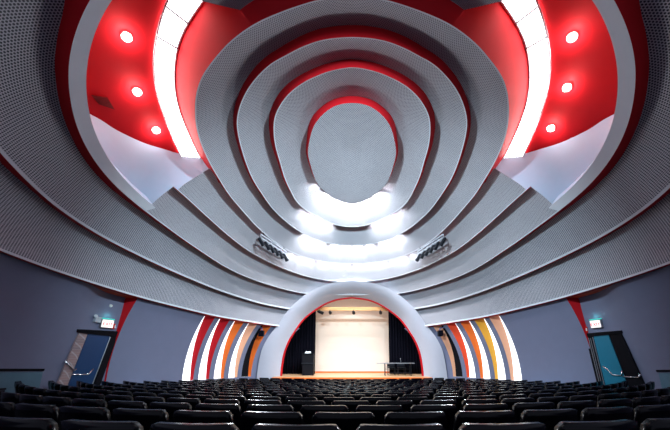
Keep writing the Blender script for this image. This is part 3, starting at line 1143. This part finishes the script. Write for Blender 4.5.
def text_mesh(body, size, Mx, m, parent):
    cu = bpy.data.curves.new('letters', 'FONT')
    cu.body = body; cu.size = size; cu.extrude = 0.004; cu.align_x = 'CENTER'; cu.align_y = 'CENTER'
    t = bpy.data.objects.new('tmp', cu)
    C.objects.link(t)
    dg = bpy.context.evaluated_depsgraph_get()
    me = bpy.data.meshes.new_from_object(t.evaluated_get(dg))
    vs = [Mx @ (Matrix.Rotation(math.pi / 2, 4, 'X') @ v.co) for v in me.vertices]
    fs = [tuple(p.vertices) for p in me.polygons]
    bpy.data.objects.remove(t); bpy.data.curves.remove(cu); bpy.data.meshes.remove(me)
    return link_mesh('exit_letters', vs, fs, m, parent)


for s, sd, (u, v), (w_, h_) in ((-1, 'left', (105.5, 323.3), (0.36, 0.26)), (1, 'right', (597.6, 323.6), (0.32, 0.25))):
    Mx = frame_at(u, v)
    p = Mx.translation
    ex = tag(empty('exit_sign', p), 'lit exit sign with red letters above the %s side door' % sd, 'exit sign', 'exit signs')
    MB().box((-w_ / 2, -0.09, -h_ / 2), (w_ / 2, -0.0, h_ / 2), Mx, bev=0.008).build('housing', M['steel'], ex)
    MB().box((-w_ / 2 + 0.015, -0.1, -h_ / 2 + 0.015), (w_ / 2 - 0.015, -0.091, h_ / 2 - 0.015), Mx).build('face', M['sign'], ex)
    text_mesh('EXIT', 0.14, Mx @ Matrix.Translation((0, -0.104, -0.02)), M['signred'], ex)
    MB().box((-w_ / 2, -0.10, h_ / 2 + 0.002), (w_ / 2, -0.01, h_ / 2 + 0.03), Mx).build('top_cap', M['signgreen'], ex)
    lamp('sign_glow', 'POINT', Mx @ Vector((0, -0.08, h_ / 2 + 0.1)), (0, 0, 0), 0.35, (0.15, 0.9, 0.8), shadow_soft_size=0.03)
    uu, vv = (112.2, 326.2) if s < 0 else (586.2, 329.4)
    My = frame_at(uu, vv)
    al = tag(empty('fire_alarm', My.translation), 'small red fire alarm box beside the %s exit sign' % sd, 'fire alarm', 'fire alarms')
    MB().box((-0.055, -0.05, -0.085), (0.055, 0.0, 0.085), My, bev=0.008).build('housing', M['alarm'], al)
    MB().box((-0.015 + 0.05, -0.065, -0.04), (0.05 + 0.012, -0.045, 0.04), My).build('strobe', M['trimwhite'], al)
My = frame_at(96.2, 319.3)
em = tag(empty('emergency_light', My.translation), 'pale grey emergency light box left of the left exit sign', 'emergency light')
MB().box((-0.09, -0.09, -0.08), (0.09, 0.0, 0.08), My, bev=0.01).build('case', M['paleblue'], em)
MB().tube([My @ Vector((-0.09, -0.05, 0.09)), My @ Vector((-0.11, -0.09, 0.10))], [0.04, 0.05], 10).build('lamp_head', M['paleblue'], em)
My = frame_at(110.7, 305.7)
sd_ = tag(MB().tube([My @ Vector((0, 0, 0)), My @ Vector((0, -0.03, 0)), My @ Vector((0, -0.045, 0))], [0.05, 0.045, 0.02], 12).build('smoke_detector', M['trimwhite'], smooth=True), 'tiny white detector on the wall above the left exit sign', 'detector')

# low recessed wall counters at the frame's edges
for s, sd in ((-1, 'left'), (1, 'right')):
    if s < 0:
        box = [(-90, 361.0), (48.5, 361.5), (41, 400), (-90, 400)]
        slot = [(-90, 368.5), (45, 368.8), (44, 371), (-90, 371.3)]
        panel = [(-90, 372.5), (43, 372), (36.5, 400), (-90, 400)]
    else:
        box = [(656, 370.5), (790, 370.0), (790, 400), (662.5, 400)]
        slot = [(655.5, 369.9), (790, 369.5), (790, 371.8), (656.5, 371.9)]
        panel = [(658.5, 373), (790, 373), (790, 400), (664.5, 400)]

    def strip(q, inset, n=14, m=6):
        rows = []
        for i in range(n + 1):
            t = i / n
            a_ = (lerp(q[0][0], q[1][0], t), lerp(q[0][1], q[1][1], t))
            b_ = (lerp(q[3][0], q[2][0], t), lerp(q[3][1], q[2][1], t))
            rows.append([backproject(lerp(a_[0], b_[0], k / m), lerp(a_[1], b_[1], k / m), door_e, inset) for k in range(m + 1)])
        return rows
    q = strip(box, 0.02)
    c = q[7][-1]
    cr = tag(empty('wall_vent', (c.x, c.y, c.z)), 'low blue green wall panel under a dark slot at the %s edge' % sd, 'wall panel', 'low wall panels')
    MB().grid(q).build('surround', M['wall'], cr, smooth=True)
    o = MB().grid(strip(slot, 0.05)).build('slot', M['black'], cr)
    sm = o.modifiers.new('t', 'SOLIDIFY'); sm.thickness = 0.02
    MB().grid(strip(panel, 0.04)).build('panel', M['niche'], cr, smooth=True)

# ------------------------------------------------------------------ seats
def seat_parts():
    # local: faces +Y, origin on the floor; returns dict of (verts, faces)
    W, B0, B1 = 0.525, 0.36, SEATH
    back = MB()
    nx, nz = 20, 10
    def surf(side):
        rows = []
        for j in range(nz + 1):
            tz_ = j / nz
            row = []
            for i in range(nx + 1):
                tx = -1 + 2 * i / nx
                # rounded top corners
                top = B1 - 0.035 * max(0.0, (abs(tx) - 0.86) / 0.14) ** 2.0 - 0.004 * tx * tx
                wdt = W / 2 * (0.94 + 0.06 * math.sin(math.pi * min(1, tz_ * 0.9 + 0.1)))
                z = lerp(B0, top, tz_)
                y = -0.20 * (z - B0) - 0.03 + 0.05 * tx * tx          # reclined and wrapped
                edge = min(1.0, (1 - abs(tx)) * 6, (1 - tz_) * 5, tz_ * 5)
                th_ = 0.014 + 0.014 * tz_ + lerp(0.028, 0.018, tz_) * math.sqrt(max(0, edge))
                row.append(Vector((tx * wdt, y + (th_ if side > 0 else -th_), z)))
            rows.append(row)
        return rows
    f_, b_ = surf(1), surf(-1)
    back.grid(f_); back.grid([r[::-1] for r in b_])
    # rim joining both faces
    rim = [[f_[0][i], b_[0][i]] for i in range(nx + 1)] + [[f_[j][nx], b_[j][nx]] for j in range(1, nz + 1)] + [[f_[nz][i], b_[nz][i]] for i in range(nx - 1, -1, -1)] + [[f_[j][0], b_[j][0]] for j in range(nz - 1, -1, -1)]
    back.grid(rim)
    cush = MB().box((-0.235, 0.02, 0.37), (0.235, 0.45, 0.47), Matrix.Rotation(0.06, 4, 'X'), bev=0.03)
    arm = MB().box((-0.30, -0.07, 0.585), (-0.25, 0.30, 0.625), bev=0.012)
    leg = MB().prism([(-0.29, 0.02, 0.0), (-0.29, 0.20, 0.0), (-0.29, 0.26, 0.585), (-0.29, -0.05, 0.585)], (1, 0, 0), 0.03)
    return back, cush, arm, leg


sp_ = seat_parts()
proto = empty('auditorium_seat', (0, 0, -CZ))
names = ('backrest', 'cushion', 'armrest', 'support')
for mbp, nme, mm, smo in zip(sp_, names, ('leather', 'cushion', 'darkmetal', 'darkmetal'), (True, False, False, False)):
    me = bpy.data.meshes.new(nme)
    me.from_pydata([tuple(v) for v in mbp.v], [], mbp.f)
    me.materials.append(M[mm])
    bm = bmesh.new(); bm.from_mesh(me)
    bmesh.ops.remove_doubles(bm, verts=bm.verts, dist=1e-5)
    bmesh.ops.recalc_face_normals(bm, faces=bm.faces)
    bm.to_mesh(me); bm.free()
    if smo:
        for p in me.polygons: p.use_smooth = True
    o = bpy.data.objects.new(nme, me); C.objects.link(o); o.parent = proto

ORD = ['', 'first', 'second', 'third', 'fourth', 'fifth', 'sixth', 'seventh', 'eighth', 'ninth', 'tenth', 'eleventh', 'twelfth', 'thirteenth', 'fourteenth', 'fifteenth', 'sixteenth', 'seventeenth', 'eighteenth', 'nineteenth']
ROW0, RP, SPC = 1.79, 0.76, 0.575
spots = []
for r in range(16):
    y0 = ROW0 + RP * r
    shift = (0.02, 0.22, 0.0, 0.27, 0.08, 0.3)[r % 6] if r else 0.0
    shift = -0.02 if r == 0 else shift
    for k in range(-18, 19):
        arc = (k + 0.5) * SPC + shift
        ang = arc / RAD
        if abs(ang) > 0.95: continue
        x = RAD * math.sin(ang)
        y = y0 + RAD * (1 - math.cos(ang))
        if y > 14.0: continue
        if abs(x) > wall_x(y, -1.3) - 0.45: continue
        zf = floor_z(x, y)
        ztp = zf + SEATH
        wd = y * ct + ztp * st
        if wd < 0.8: continue
        u = CU + F * x / wd
        if u < -45 or u > 715: continue
        spots.append((r, k, x, y, zf, ang))
near = spots[:300]
rest = spots[300:]
first = True
for r, k, x, y, zf, ang in near:
    if first:
        o = proto; first = False
    else:
        o = proto.copy(); C.objects.link(o)
        for chd in proto.children:
            c2 = chd.copy(); C.objects.link(c2); c2.parent = o
    o.location = (x, y, zf + CZ)
    # seats turn towards the stage
    o.rotation_euler = (0, 0, ang)
    side = 'left' if k < 0 else 'right'
    n_ = -k if k < 0 else k + 1
    rown = 'nearest row' if r == 0 else ORD[r + 1] + ' row from the camera'
    tag(o, 'black seat, %s %s of the hall centre line in the %s' % (ORD[n_], side, rown), 'seat', 'black auditorium seats')
if rest:
    mb = MB()
    for r, k, x, y, zf, ang in rest:
        Mx = Matrix.Translation((x, y, zf)) @ Matrix.Rotation(ang, 4, 'Z')
        for p_ in sp_:
            mb.add([Mx @ v for v in p_.v], p_.f)
    tag(mb.build('auditorium_seats', M['leather'], smooth=False), 'far rows of black auditorium seats in front of the stage', 'seats', kind='stuff')
print('SEATS', len(near), len(rest))
